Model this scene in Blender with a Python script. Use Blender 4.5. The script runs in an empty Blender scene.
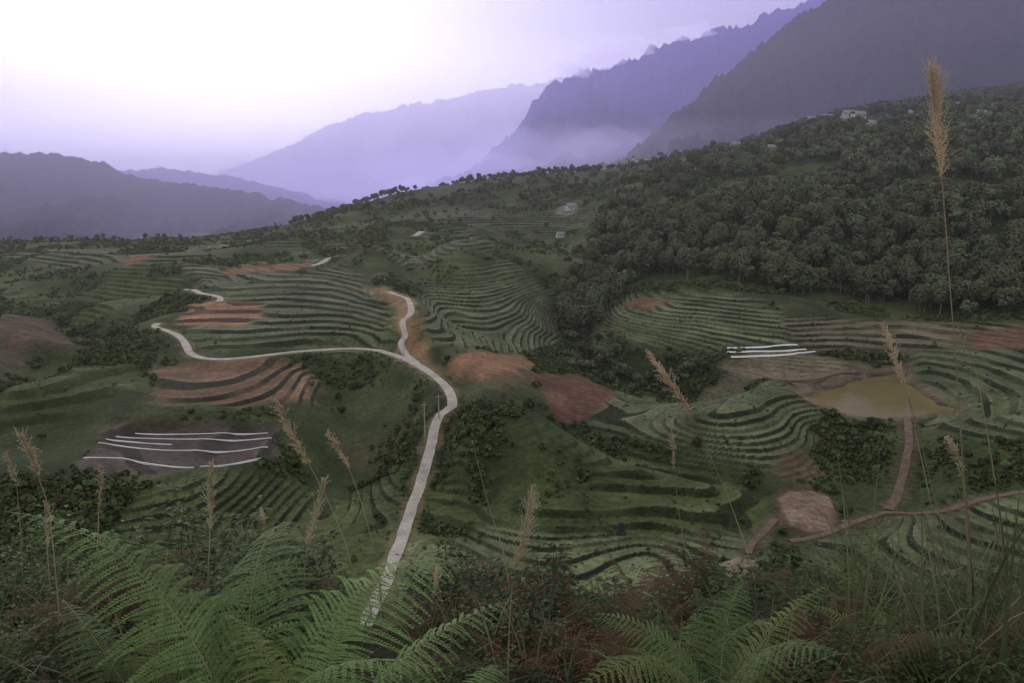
import bpy, math, numpy as np, time
from mathutils import Vector
T0=time.time()
rng=np.random.default_rng(11)
sc=bpy.context.scene
F=1024*28/36; P=math.radians(10.75); cp,sp=math.cos(P),math.sin(P); CZ=62.0

# ---------------- helpers ----------------
def ray(u,v):
    x=(u-512)/F; yu=(341.5-v)/F
    return x, cp+yu*sp, -sp+yu*cp
TAB=rng.random((256,256))
def vn(x,y):
    xi=np.floor(x).astype(np.int64); yi=np.floor(y).astype(np.int64)
    fx=x-xi; fy=y-yi; fx=fx*fx*(3-2*fx); fy=fy*fy*(3-2*fy)
    a=TAB[xi&255,yi&255]; b=TAB[(xi+1)&255,yi&255]; c=TAB[xi&255,(yi+1)&255]; d=TAB[(xi+1)&255,(yi+1)&255]
    return (a*(1-fx)+b*fx)*(1-fy)+(c*(1-fx)+d*fx)*fy
def fbm(x,y,o=4):
    s=0; a=1; n=0
    for i in range(o):
        s=s+a*(vn(x+17.3*i,y+5.1*i)*2-1); n+=a; a*=.5; x=x*2.03; y=y*2.03
    return s/n
def ss(x): 
    x=np.clip(x,0,1); return x*x*(3-2*x)

def mk(name,V,Q,mats,col=None,mi=None,smooth=False,link=True):
    me=bpy.data.meshes.new(name)
    V=np.asarray(V,dtype=np.float32); Q=np.asarray(Q,dtype=np.int32)
    me.vertices.add(len(V)); me.vertices.foreach_set('co',V.ravel())
    k=Q.shape[1]
    me.loops.add(Q.size); me.loops.foreach_set('vertex_index',Q.ravel())
    me.polygons.add(len(Q)); me.polygons.foreach_set('loop_start',np.arange(len(Q),dtype=np.int32)*k)
    for m in mats: me.materials.append(m)
    if mi is not None: me.polygons.foreach_set('material_index',np.asarray(mi,dtype=np.int32))
    me.polygons.foreach_set('use_smooth',np.full(len(Q),smooth))
    me.update(calc_edges=True)
    if col is not None:
        c=np.ones((len(V),4),dtype=np.float32); c[:,:3]=col
        a=me.color_attributes.new('Col','FLOAT_COLOR','POINT'); a.data.foreach_set('color',c.ravel())
    if not link: return me
    o=bpy.data.objects.new(name,me); sc.collection.objects.link(o); return o
def tag(o,label,cat,kind=None,group=None):
    o['label']=label; o['category']=cat
    if kind: o['kind']=kind
    if group: o['group']=group

def mat(name,base=(.1,.1,.1),attr=False,ns=1.0,na=.35,ns2=None,rough=.9,bump=0.,bs=None,bd=.1,spec=.15,trans=0.,tint=None):
    m=bpy.data.materials.new(name); m.use_nodes=True; nt=m.node_tree; N=nt.nodes; L=nt.links
    b=N['Principled BSDF']; b.inputs['Roughness'].default_value=rough; b.inputs['Specular IOR Level'].default_value=spec
    tc=N.new('ShaderNodeTexCoord')
    if attr:
        a=N.new('ShaderNodeAttribute'); a.attribute_name='Col'; src=a.outputs['Color']
    else:
        a=N.new('ShaderNodeRGB'); a.outputs[0].default_value=(*base,1); src=a.outputs[0]
    def noise(s,det=6):
        n=N.new('ShaderNodeTexNoise'); n.inputs['Scale'].default_value=s; n.inputs['Detail'].default_value=det; n.inputs['Roughness'].default_value=.65
        L.new(tc.outputs['Object'],n.inputs['Vector']); return n
    for s,am in ((ns,na),(ns2,na*.8)):
        if not s: continue
        n=noise(s); r=N.new('ShaderNodeMapRange'); r.inputs['From Min'].default_value=.3; r.inputs['From Max'].default_value=.7
        r.inputs['To Min'].default_value=1-am; r.inputs['To Max'].default_value=1+am; L.new(n.outputs[0],r.inputs['Value'])
        v=N.new('ShaderNodeVectorMath'); v.operation='SCALE'; L.new(src,v.inputs[0]); L.new(r.outputs[0],v.inputs['Scale']); src=v.outputs[0]
    L.new(src,b.inputs['Base Color'])
    if bump:
        n=noise(bs or ns*3,8); bp=N.new('ShaderNodeBump'); bp.inputs['Strength'].default_value=bump; bp.inputs['Distance'].default_value=bd
        L.new(n.outputs[0],bp.inputs['Height']); L.new(bp.outputs[0],b.inputs['Normal'])
    if trans:
        t=N.new('ShaderNodeBsdfTranslucent'); L.new(src,t.inputs['Color']); mx=N.new('ShaderNodeMixShader'); mx.inputs[0].default_value=trans
        L.new(b.outputs[0],mx.inputs[1]); L.new(t.outputs[0],mx.inputs[2]); L.new(mx.outputs[0],N['Material Output'].inputs['Surface'])
    return m

# ---------------- terrain control heights ----------------
PC=[(-150,600,116),(150,600,114),(400,600,115),(650,600,115),(900,600,112),(1180,600,108),
(-150,550,128),(100,550,128),(300,550,130),(450,560,130),(650,555,131),(850,550,128),(1024,550,122),(1180,550,118),
(-150,500,140),(100,500,143),(300,505,146),(410,510,148),(560,500,148),(700,500,148),(805,508,143),(920,500,142),(1024,495,138),(1180,490,132),
(-150,440,172),(100,455,166),(250,455,168),(430,450,172),(560,450,168),(700,450,171),(800,450,172),(900,450,170),(1024,450,160),(1180,440,155),
(-150,400,205),(0,400,208),(100,400,205),(220,400,203),(340,400,208),(450,400,205),(560,400,205),(640,400,212),(750,400,206),(880,398,212),(1024,400,195),(1180,390,190),
(-150,345,280),(0,350,272),(100,350,262),(200,356,248),(300,352,252),(380,350,250),(450,362,238),(520,365,235),(565,345,300),(640,360,270),(760,352,262),(880,350,255),(1024,350,240),(1180,340,235),
(-150,300,380),(0,300,375),(100,300,355),(200,300,330),(300,300,322),(390,300,318),(450,300,340),(520,300,355),(572,305,385),(630,300,345),(720,300,330),(820,300,325),(920,300,315),(1024,300,300),(1180,290,290),
(-150,262,540),(0,262,530),(100,260,510),(200,262,460),(340,258,425),(400,262,415),(480,262,430),(560,265,470),(620,262,430),(700,262,395),(800,262,380),(900,262,365),(1024,262,345),(1180,255,330),
(-150,240,720),(0,240,720),(120,240,720),(230,240,640),(350,230,580),(450,230,540),(560,230,570),(650,230,480),(750,230,430),(880,230,405),(1024,230,380),(1180,225,370),
(350,213,760),(450,200,720),(540,195,700),(640,195,600),(750,200,500),(880,200,460),(1024,200,430),(1180,190,410),
(450,189,880),(560,175,880),(650,160,880),(750,165,680),(880,165,580),(1024,165,520),(1180,150,490),
(720,150,950),(830,122,900),(1024,125,680),(1180,110,620),(1024,95,1000)]
WC=[(-150,1100,-20),(0,1100,-20),(150,1100,-18),(280,1100,5),(380,1100,35),(450,1250,45),(560,1250,70),(650,1250,85),(720,1400,120),(830,1400,170),(1024,1400,230),(1180,1400,250),
(-150,1900,-30),(0,1900,-30),(200,1900,-30),(400,1900,-10),(600,1900,60),(800,1900,200),(1024,1900,300),(1180,1900,330)]
A=[];B=[];Zc=[]
for u,v,Y in PC:
    x,y,z=ray(u,v); A.append(x/y*1.6); B.append(math.log(Y)); Zc.append(CZ+z/y*Y)
for u,Y,z in WC:
    A.append((u-512)/F*1.6); B.append(math.log(Y)); Zc.append(z)
A=np.array(A);B=np.array(B);Zc=np.array(Zc); n=len(A)
def kern(r2): return r2*np.log(r2+1e-12)*.5
K=kern((A[:,None]-A)**2+(B[:,None]-B)**2)+np.eye(n)*2e-3
Pm=np.stack([np.ones(n),A,B],1)
M=np.zeros((n+3,n+3)); M[:n,:n]=K; M[:n,n:]=Pm; M[n:,:n]=Pm.T
W=np.linalg.solve(M,np.concatenate([Zc,np.zeros(3)]))
def tps(a,b):
    a=np.asarray(a,float); b=np.asarray(b,float); sh=a.shape; a=a.ravel(); b=b.ravel(); out=np.empty(len(a))
    for i in range(0,len(a),40000):
        aa=a[i:i+40000,None]; bb=b[i:i+40000,None]
        out[i:i+40000]=kern((aa-A)**2+(bb-B)**2)@W[:n]+W[n]+W[n+1]*aa[:,0]+W[n+2]*bb[:,0]
    return out.reshape(sh)
BUMPS=[]
def bumps(x,y):
    s=np.zeros_like(x)
    for pts,w,a in BUMPS:
        mn=pts.min(0)-w*2.6; mx=pts.max(0)+w*2.6
        sel=(x>mn[0])&(x<mx[0])&(y>mn[1])&(y<mx[1])
        if not sel.any(): continue
        px=x[sel]; py=y[sel]; d=np.full(px.shape,1e9)
        for i in range(max(1,len(pts)-1)):
            x1,y1=pts[i]; x2,y2=pts[min(i+1,len(pts)-1)]; ex,ey=x2-x1,y2-y1
            t=np.clip(((px-x1)*ex+(py-y1)*ey)/(ex*ex+ey*ey+1e-9),0,1); d=np.minimum(d,np.hypot(px-x1-t*ex,py-y1-t*ey))
        s[sel]+=a*(np.exp(-(d/w)**2)-math.exp(-2.6**2))
    return s
def base_h(x,y):
    x=np.asarray(x,float); y=np.asarray(y,float)
    yb=np.clip(y,100,1900)
    a=np.clip(x/np.maximum(yb,y),-1,1)*1.6
    hf=tps(a,np.log(yb))
    k=ss((y-95)/50)
    hf=hf+k*(fbm(x/60,y/60,3)*2.0+fbm(x/15+9,y/15,2)*.4)+ss((y-420)/400)*(fbm(x/120+3,y/120,4)*9)
    if BUMPS: hf=hf+bumps(np.atleast_1d(x),np.atleast_1d(y)).reshape(np.shape(hf))
    nr=np.interp(y,[-12,0,2.5,5,8,12],[61.5,60.4,59.9,59.0,57,53.2])+fbm(x/3,y/3,3)*.15-np.maximum(np.abs(x)-6,0)*.12
    t=np.clip((y-12)/83,0,1)
    return np.where(y<12,nr,nr*(1-t)+hf*t)
MY=np.geomspace(97,1850,700)
def G(u,v):
    dx,dy,dz=ray(u,v); X=dx/dy*MY; Z=CZ+dz/dy*MY; h=base_h(X,MY); gp=Z-h
    i=np.argmax(gp<0)
    if gp[i]>=0: i=int(np.argmin(gp/MY)); Y=MY[i]
    elif i==0: Y=MY[0]
    else:
        f=gp[i-1]/(gp[i-1]-gp[i]); Y=MY[i-1]+f*(MY[i]-MY[i-1])
    return dx/dy*Y,Y
def GP(poly): return np.array([G(u,v) for u,v in poly])
nb=[]
for poly,w,a in [([(365,268),(395,292),(415,330),(440,362),(480,410),(510,450)],15,9.),
 ([(215,300),(240,330),(235,380),(215,400)],26,4.),
 ([(150,335),(90,375),(20,410)],16,6.),
 ([(20,300),(80,322),(125,330),(60,345),(0,395)],14,-8.),
 ([(40,310),(0,330),(-60,350)],18,5.),
 ([(560,290),(575,330),(630,362),(700,380)],17,-10.),
 ([(335,375),(355,410),(345,450),(300,500)],12,-6.),
 ([(640,320),(700,305),(760,320)],36,7.),
 ([(720,432),(775,405),(805,392)],14,4.),
 ([(835,430),(870,470),(860,500)],10,-4.),
 ([(440,265),(500,262),(545,285)],42,9.),
 ([(420,250),(412,275),(440,320)],14,-7.),
 ([(470,478),(600,468),(700,492)],7,2.5),
 ([(500,520),(640,520),(740,528)],5,1.2),
 ([(560,425),(640,455),(700,470)],9,-4.),
 ([(-20,490),(90,500),(180,490)],14,3.),
 ([(930,440),(1024,430),(1100,430)],14,3.),
 ([(280,250),(330,240),(380,235)],35,6.),
 ([(60,262),(150,268)],30,6.),([(180,285),(120,292),(60,285)],18,-6.),
 ([(620,215),(720,235),(850,240),(1000,230)],25,9.),([(700,180),(850,195),(1000,190)],20,-8.),([(680,260),(800,270),(950,280)],16,4.),
 ([(640,200),(700,215),(730,250)],16,-8.),([(850,200),(880,240),(900,280)],14,-8.)]:
    nb.append((GP(poly),w,a))
BUMPS=nb

# ---------------- terrain grid ----------------
Yr=np.concatenate([np.arange(-12,12,.2),np.arange(12,95,1.6),95*1.0027**np.arange(0,int(math.log(1900/95)/math.log(1.0027)))])
Tc=np.linspace(-.95,.95,1550)
X=Tc[None,:]*(Yr[:,None]+15); Y=np.repeat(Yr[:,None],len(Tc),1)
H=base_h(X,Y)
def poly_mask(poly,soft,wob=1.0):
    mnx,mny=poly.min(0)-12; mxx,mxy=poly.max(0)+12
    r0,r1=np.searchsorted(Yr,[mny,mxy]); r1=max(r1,r0+1)
    xs=X[r0:r1]; ys=Y[r0:r1]
    m=np.zeros_like(xs)
    sel=(xs>mnx)&(xs<mxx)
    px=xs[sel]; py=ys[sel]
    px=px+fbm(px/9,py/9,2)*2.2*wob; py=py+fbm(px/9+40,py/9,2)*2.2*wob
    ins=np.zeros(len(px),bool); dm=np.full(len(px),1e9)
    k=len(poly)
    for i in range(k):
        x1,y1=poly[i]; x2,y2=poly[(i+1)%k]
        c=((y1>py)!=(y2>py))&(px<(x2-x1)*(py-y1)/(y2-y1+1e-12)+x1); ins^=c
        ex,ey=x2-x1,y2-y1; t=np.clip(((px-x1)*ex+(py-y1)*ey)/(ex*ex+ey*ey+1e-9),0,1)
        dm=np.minimum(dm,np.hypot(px-x1-t*ex,py-y1-t*ey))
    sd=np.where(ins,dm,-dm)
    m[sel]=ss(sd/soft*.5+.5)
    return slice(r0,r1),m
def inpoly(px,py,poly):
    ins=np.zeros(len(px),bool); k=len(poly)
    for i in range(k):
        x1,y1=poly[i]; x2,y2=poly[(i+1)%k]
        ins^=((y1>py)!=(y2>py))&(px<(x2-x1)*(py-y1)/(y2-y1+1e-12)+x1)
    return ins

# colours
g0=np.array([.080,.106,.042]); g1=np.array([.038,.056,.024]); crop=np.array([.118,.142,.076])
orange=np.array([.34,.185,.115]); brown=np.array([.20,.115,.08]); dark=np.array([.088,.068,.066]); olive=np.array([.17,.145,.10])
n1=ss(fbm(X/35,Y/35,4)*1.3+.5)[...,None]
C=g0*(1-n1)+g1*n1
n2=ss(fbm(X/14+30,Y/14,3)*2-.3)[...,None]
C=C*(1-n2*.5)+np.array([.12,.108,.058])*n2*.5
tmask=np.zeros_like(H)
HH=H.copy()
def terrace(poly,step,rf,tc,rc,soft=3,var=.22,lip=.5,plane=None,con=1.):
    global C
    pw=GP(poly); sl,m=poly_mask(pw,soft)
    h0=H[sl]
    if plane:
        c0=pw.mean(0); hz=base_h(pw[:,0],pw[:,1]); dx_=pw-c0
        gy=float(np.sum((hz-hz.mean())*dx_[:,1])/np.sum(dx_[:,1]**2)); gx=float(np.sum((hz-hz.mean()-gy*dx_[:,1])*dx_[:,0])/np.sum(dx_[:,0]**2))
        pl=hz.mean()+plane[0]*gx*(X[sl]-c0[0])+gy*(Y[sl]-c0[1])
        h0=pl*(1-plane[1])+h0*plane[1]
    h=h0+fbm(X[sl]/30+7,Y[sl]/30,3)*step*.5
    pt=ss(fbm(X[sl]/40+90,Y[sl]/40,2)*2.5+.5+con) if con<1 else np.ones_like(h)
    q=h/step; fl=np.floor(q); f=q-fl
    hh=step*(fl+ss((f-(1-rf))/rf)+.42)+ .06*step*np.sin(f*3.1)+.10*step*np.exp(-((f-.03)/.05)**2)
    m=m*pt
    HH[sl]=HH[sl]*(1-m)+hh*m
    v=TAB[(fl.astype(int)*7+3)&255,11][...,None]*2-1
    v2=fbm(X[sl]/10+fl*13.7,Y[sl]/22,2)[...,None]
    v3=fbm(X[sl]/3,Y[sl]/3,2)[...,None]
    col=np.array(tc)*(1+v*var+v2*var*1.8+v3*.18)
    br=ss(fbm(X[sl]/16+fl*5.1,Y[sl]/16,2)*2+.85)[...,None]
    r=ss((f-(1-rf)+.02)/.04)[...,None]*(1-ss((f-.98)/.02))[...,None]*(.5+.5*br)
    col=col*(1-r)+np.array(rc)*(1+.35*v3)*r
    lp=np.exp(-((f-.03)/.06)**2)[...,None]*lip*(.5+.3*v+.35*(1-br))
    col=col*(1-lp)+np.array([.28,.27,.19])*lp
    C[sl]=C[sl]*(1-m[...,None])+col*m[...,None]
    tmask[sl]=np.maximum(tmask[sl],m)
def paint(poly,col,soft=2,amt=1.,wob=1.,step=True):
    pw=GP(poly); sl,m=poly_mask(pw,soft,wob*1.3)
    f=np.zeros_like(m)
    if step:
        st=.55; q=(H[sl]+fbm(X[sl]/12,Y[sl]/12,2)*.5)/st; f=q-np.floor(q); HH[sl]=HH[sl]*(1-m)+(st*(np.floor(q)+ss((f-.6)/.4)))*m
    else:
        HH[sl]=HH[sl]+fbm(X[sl]/4,Y[sl]/4,3)*.5*m
    m=m[...,None]*amt
    vv=(1+.3*fbm(X[sl]/6,Y[sl]/10,3)+.2*fbm(X[sl]/1.6,Y[sl]/1.6,2))[...,None]*(1-.3*ss((f-.6)/.2))[...,None]
    C[sl]=C[sl]*(1-m)+np.array(col)*vv*m
    return pw
g_r=(.028,.038,.021)
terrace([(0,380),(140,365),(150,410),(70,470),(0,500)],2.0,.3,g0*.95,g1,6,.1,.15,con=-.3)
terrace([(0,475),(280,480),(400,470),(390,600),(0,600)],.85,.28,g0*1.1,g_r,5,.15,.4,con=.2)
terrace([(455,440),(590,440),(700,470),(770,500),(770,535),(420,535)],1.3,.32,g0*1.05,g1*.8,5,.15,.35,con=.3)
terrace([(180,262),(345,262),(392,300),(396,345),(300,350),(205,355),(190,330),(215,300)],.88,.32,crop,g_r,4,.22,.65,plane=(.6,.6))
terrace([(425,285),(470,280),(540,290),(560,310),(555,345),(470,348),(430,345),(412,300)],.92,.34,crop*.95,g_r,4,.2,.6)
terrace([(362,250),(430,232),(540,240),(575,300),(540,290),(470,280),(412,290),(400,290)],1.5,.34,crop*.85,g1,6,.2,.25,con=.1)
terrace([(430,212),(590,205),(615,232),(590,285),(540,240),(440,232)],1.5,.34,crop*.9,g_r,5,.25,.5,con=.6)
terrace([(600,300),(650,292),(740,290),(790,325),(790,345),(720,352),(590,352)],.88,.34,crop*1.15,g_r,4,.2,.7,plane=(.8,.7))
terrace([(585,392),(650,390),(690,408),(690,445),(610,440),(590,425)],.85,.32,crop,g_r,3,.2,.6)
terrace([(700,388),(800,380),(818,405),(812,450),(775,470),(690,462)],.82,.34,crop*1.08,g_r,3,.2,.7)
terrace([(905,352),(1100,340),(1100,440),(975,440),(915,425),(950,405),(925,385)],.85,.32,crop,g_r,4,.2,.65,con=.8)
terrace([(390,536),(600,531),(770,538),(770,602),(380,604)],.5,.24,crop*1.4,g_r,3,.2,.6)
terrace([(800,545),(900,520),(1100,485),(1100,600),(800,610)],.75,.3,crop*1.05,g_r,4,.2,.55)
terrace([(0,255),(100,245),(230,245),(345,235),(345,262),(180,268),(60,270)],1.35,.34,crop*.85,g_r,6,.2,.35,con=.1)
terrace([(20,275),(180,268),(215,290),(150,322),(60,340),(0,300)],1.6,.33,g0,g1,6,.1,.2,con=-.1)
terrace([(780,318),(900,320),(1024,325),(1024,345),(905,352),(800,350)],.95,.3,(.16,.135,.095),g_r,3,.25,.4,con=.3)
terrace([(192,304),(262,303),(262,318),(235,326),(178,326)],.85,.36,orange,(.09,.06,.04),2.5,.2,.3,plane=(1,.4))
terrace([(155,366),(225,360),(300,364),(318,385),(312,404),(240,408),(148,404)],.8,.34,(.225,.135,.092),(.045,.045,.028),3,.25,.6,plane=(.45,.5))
terrace([(112,422),(286,427),(282,470),(150,474),(64,468)],.8,.3,dark,(.045,.042,.036),2,.2,.12,plane=(.4,.2))
paint([(445,358),(470,353),(520,355),(534,366),(515,378),(480,378),(455,370)],(.30,.165,.105),step=False)
paint([(490,374),(530,370),(545,378),(500,392),(480,385)],(.14,.11,.065),2,.7,step=False)
paint([(538,376),(578,374),(614,392),(600,410),(572,424),(550,412),(542,395)],(.15,.078,.06),step=False)
paint([(0,316),(45,320),(92,350),(60,352),(30,345),(0,378)],(.125,.082,.063),6,.9,step=False)
paint([(612,310),(640,295),(676,300),(650,307)],brown,3)
paint([(365,285),(388,287),(412,300),(425,345),(440,370),(425,368),(402,348),(396,305)],(.34,.205,.115),2.5,.85,step=False)
paint([(722,358),(800,352),(872,362),(868,374),(800,378),(730,374)],olive*1.15)
paint([(785,378),(840,382),(870,374),(868,382),(820,400),(800,396)],(.25,.21,.155),2,.8,step=False)
paint([(958,334),(1024,328),(1024,348),(975,350)],brown,4)
paint([(218,272),(262,265),(315,262),(310,268),(262,272),(225,278)],orange*.75,4)
paint([(122,262),(140,255),(150,258),(130,266)],orange*.7,4)
paint([(700,395),(730,375),(755,370),(750,385),(712,408)],(.16,.135,.10),2,.7)
paint([(770,455),(812,455),(822,475),(780,478)],(.13,.085,.06),2,.8)
paint([(415,205),(490,208),(490,218),(420,220)],(.13,.12,.10),6,.6)
paint([(555,208),(580,200),(575,214),(560,216)],(.24,.23,.21),4,.8)
# pond
px_,py_=G(880,404); zw=float(base_h(px_,py_))
def plane_pts(poly,z):
    o=[]
    for u,v in poly:
        a,b,c=ray(u,v); t=(z-CZ)/c; o.append((a*t,b*t))
    return np.array(o)
pond=plane_pts([(802,397),(815,390),(838,389),(856,382),(880,378),(900,375),(908,384),(925,392),(938,404),(953,406),(950,412),(925,414),(900,418),(870,414),(850,412),(826,405)],zw)
def scaled(p,s): return (p-p.mean(0))*s+p.mean(0)
def shore():
    sl,mb=poly_mask(scaled(pond,1.32),5,.2); HH[sl]=HH[sl]*(1-mb)+np.clip(HH[sl],zw+.3,zw+.9)*mb
    sl,m=poly_mask(scaled(pond,1.04),1.6,1.2); HH[sl]=HH[sl]*(1-m)+(zw-.9)*m
    yy0=pond[:,1].min()
    sl,mf=poly_mask(np.array([(pond[:,0].min(),yy0-14),(pond[:,0].max()+4,yy0-14),(pond[:,0].max()+4,yy0+4),(pond[:,0].min(),yy0+4)]),4,.2)
    HH[sl]=HH[sl]*(1-mf)+np.minimum(HH[sl],zw+.3)*mf
sl,m=poly_mask(scaled(pond,1.25),2.5,1.2); C[sl]=C[sl]*(1-.8*m[...,None])+np.array([.20,.155,.11])*.8*m[...,None]
sl,m=poly_mask(scaled(pond,1.08),1.2,1.2); C[sl]=C[sl]*(1-.8*m[...,None])+np.array([.085,.065,.045])*.8*m[...,None]
# threshing pad
zp=float(base_h(*G(805,510)))+1.0
pad=plane_pts([(776,498),(790,492),(812,490),(830,496),(837,508),(833,522),(815,527),(790,525),(777,514)],zp)
sl,m=poly_mask(pad,1.2,.35)
HH[sl]=HH[sl]*(1-m)+zp*m
sl,m=poly_mask(scaled(pad,1.14),.9,.4); C[sl]=C[sl]*(1-m[...,None])+np.array([.10,.072,.052])*m[...,None]
sl,m=poly_mask(scaled(pad,.93),.8,.35); C[sl]=C[sl]*(1-m[...,None])+(np.array([.26,.185,.14])*(1+.4*fbm(X[sl]/2.2,Y[sl]/2.2,4))[...,None])*m[...,None]

def cr(pts,step):
    pts=np.array(pts,float); out=[]
    p=np.vstack([2*pts[0]-pts[1],pts,2*pts[-1]-pts[-2]])
    for i in range(1,len(p)-2):
        L=np.linalg.norm(p[i+1]-p[i]); k=max(2,int(L/step)); t=np.linspace(0,1,k,endpoint=False)[:,None]
        a,b,c,d=p[i-1],p[i],p[i+1],p[i+2]
        out.append(.5*((2*b)+(-a+c)*t+(2*a-5*b+4*c-d)*t*t+(-a+3*b-3*c+d)*t**3))
    out.append(p[-2:-1]); return np.vstack(out)
roads=[]
rdist=np.full_like(H,99.)
def samp(Ar,x,y):
    r=np.clip(np.round(np.interp(y,Yr,np.arange(len(Yr)))).astype(int),0,len(Yr)-1); c=np.clip(np.round(np.interp(x/(y+15),Tc,np.arange(len(Tc)))).astype(int),0,len(Tc)-1); return Ar[r,c]
def road(px,w,carve=True,col=(.22,.165,.105),sm=6,lift=.0):
    c=cr(GP(px),1.5); z=base_h(c[:,0],c[:,1])
    od=samp(rdist,c[:,0],c[:,1]); wj=1-ss((od-3)/6); z=z*(1-wj)+samp(HH,c[:,0],c[:,1])*wj
    k=np.ones(sm*2+1)/(sm*2+1); z=np.convolve(np.pad(z,sm,mode='edge'),k,'valid')+lift
    R=w/2+8
    loc=np.full_like(H,99.); lz=np.zeros_like(H)
    for (x,y),zz in zip(c,z):
        r0,r1=np.searchsorted(Yr,[y-R,y+R]); 
        t=[(x-R)/(y-R+15),(x+R)/(y-R+15),(x-R)/(y+R+15),(x+R)/(y+R+15)]
        c0,c1=np.searchsorted(Tc,[min(t),max(t)])
        if r1<=r0 or c1<=c0: continue
        d=np.hypot(X[r0:r1,c0:c1]-x,Y[r0:r1,c0:c1]-y); s=loc[r0:r1,c0:c1]; b=d<s; s[b]=d[b]; lz[r0:r1,c0:c1][b]=zz
    b=loc<R; m=(1-ss((loc[b]-w/2-1.5)/5.5))*ss((rdist[b]-2.2)/3); HH[b]=HH[b]*(1-m)+(lz[b]-.05)*m
    ed=fbm(X[b]/4,Y[b]/4,3)*1.8
    mc=(1-ss((loc[b]-w/2+ed)/1.8))[:,None]*.8; C[b]=C[b]*(1-mc)+np.array(col)*mc
    np.minimum(rdist,loc,out=rdist)
    roads.append((c,z,w)); return len(roads)-1
r_main=road([(352,660),(362,634),(373,608),(386,580),(398,550),(409,518),(419,488),(428,458),(434,432),(441,416),(452,403),(449,391),(434,376),(414,364),(392,355),(368,349),(335,350),(300,352),(262,356),(232,359),(205,359),(190,354),(186,345),(178,336),(166,331),(155,327),(158,323)],2.3)
r_up=road([(423,369),(410,354),(401,343),(405,333),(403,322),(411,312),(408,302),(398,295),(388,291)],2.0,col=(.34,.21,.12))
r_l=road([(186,288),(196,291),(212,295),(220,298),(219,303)],2.4)
r_m=road([(311,269),(320,266),(330,260),(341,255)],3.6,lift=.8)
r_s=road([(414,237),(420,233),(422,231)],4)
d1=road([(907,418),(909,435),(907,455),(903,475),(897,495),(888,512)],1.7,col=(.13,.10,.075),lift=-.1)
d2=road([(790,542),(815,536),(850,528),(885,518),(910,514),(940,510),(970,502),(1000,495),(1040,488)],1.3,col=(.13,.10,.075))
d3=road([(776,518),(765,530),(752,545),(748,556)],1.2,col=(.13,.10,.075))
d4=road([(728,370),(755,373),(800,378),(835,374),(862,371)],1.4,col=(.24,.20,.16))
shore()

H=HH
V=np.stack([X,Y,H],-1).reshape(-1,3); nr,nc=X.shape
idx=np.arange(nr*nc).reshape(nr,nc)
Q=np.stack([idx[:-1,:-1],idx[:-1,1:],idx[1:,1:],idx[1:,:-1]],-1).reshape(-1,4)
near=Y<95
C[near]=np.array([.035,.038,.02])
m_ter=mat('field_ground',attr=True,ns=.8,na=.42,ns2=.09,bump=.9,bs=1.4,bd=.45)
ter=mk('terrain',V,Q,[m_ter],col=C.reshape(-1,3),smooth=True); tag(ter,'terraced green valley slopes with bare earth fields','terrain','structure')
def Hs(x,y):
    x=np.asarray(x,float); y=np.asarray(y,float)
    r=np.interp(y,Yr,np.arange(nr)); c=np.interp(x/(y+15),Tc,np.arange(nc))
    r0=np.clip(r.astype(int),0,nr-2); c0=np.clip(c.astype(int),0,nc-2); fr=r-r0; fc=c-c0
    return (H[r0,c0]*(1-fc)+H[r0,c0+1]*fc)*(1-fr)+(H[r0+1,c0]*(1-fc)+H[r0+1,c0+1]*fc)*fr

gs=mk('ground',[(-20000,-3000,-60),(20000,-3000,-60),(20000,25000,-60),(-20000,25000,-60)],[[0,1,2,3]],[mat('far_ground',(.04,.05,.03),ns=.01)])
tag(gs,'dark green valley floor reaching the horizon','ground','structure')

# roads
m_conc=mat('pale_concrete',(.49,.45,.42),ns=.3,na=.28,ns2=2.5,bump=.2,bd=.04,rough=.85)
m_dirt=mat('brown_dirt',(.175,.13,.10),ns=.6,na=.3,ns2=2,bump=.3,bd=.05)
def strip(name,ri,m,label,cat,lift=.08):
    c,z,w=roads[ri]; t=np.gradient(c,axis=0); t/=np.linalg.norm(t,axis=1)[:,None]; nrm=np.stack([-t[:,1],t[:,0]],1)
    i_=np.arange(len(c)); wl=w/2*(1+fbm(i_/3.,np.full(len(c),ri*7.),3)*.28); wr=w/2*(1+fbm(i_/3.,np.full(len(c),ri*7.+50),3)*.28)
    offs=[(-1.03,-.9),(-1,0),(0,.03),(1,0),(1.03,-.9)]; V=[]
    for o,dz in offs:
        ww=wl if o<0 else wr
        V.append(np.column_stack([c+nrm*(o*ww)[:,None], z+lift+dz+c[:,1]*.0004]))
    V=np.stack(V,1); k=len(c); idx=np.arange(k*5).reshape(k,5)
    Q=np.stack([idx[:-1,:-1],idx[1:,:-1],idx[1:,1:],idx[:-1,1:]],-1).reshape(-1,4)
    o=mk(name,V.reshape(-1,3),Q[:, ::-1],[m]); tag(o,label,cat,'structure')
strip('road',r_main,m_conc,'narrow pale concrete road winding down the hillside','road',.12)
strip('road',r_up,m_conc,'pale concrete branch road climbing an orange earth crest','road',.09)
strip('road',r_l,m_conc,'short pale road bend above the terraces','road')
strip('road',r_m,m_conc,'pale road piece crossing the upper ridge','road')
strip('road',r_s,m_conc,'small bright road bend on the far ridge','road')
for d in (d1,d2,d3,d4): strip('dirt_path',d,m_dirt,'brown dirt footpath between terraces','path')

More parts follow.
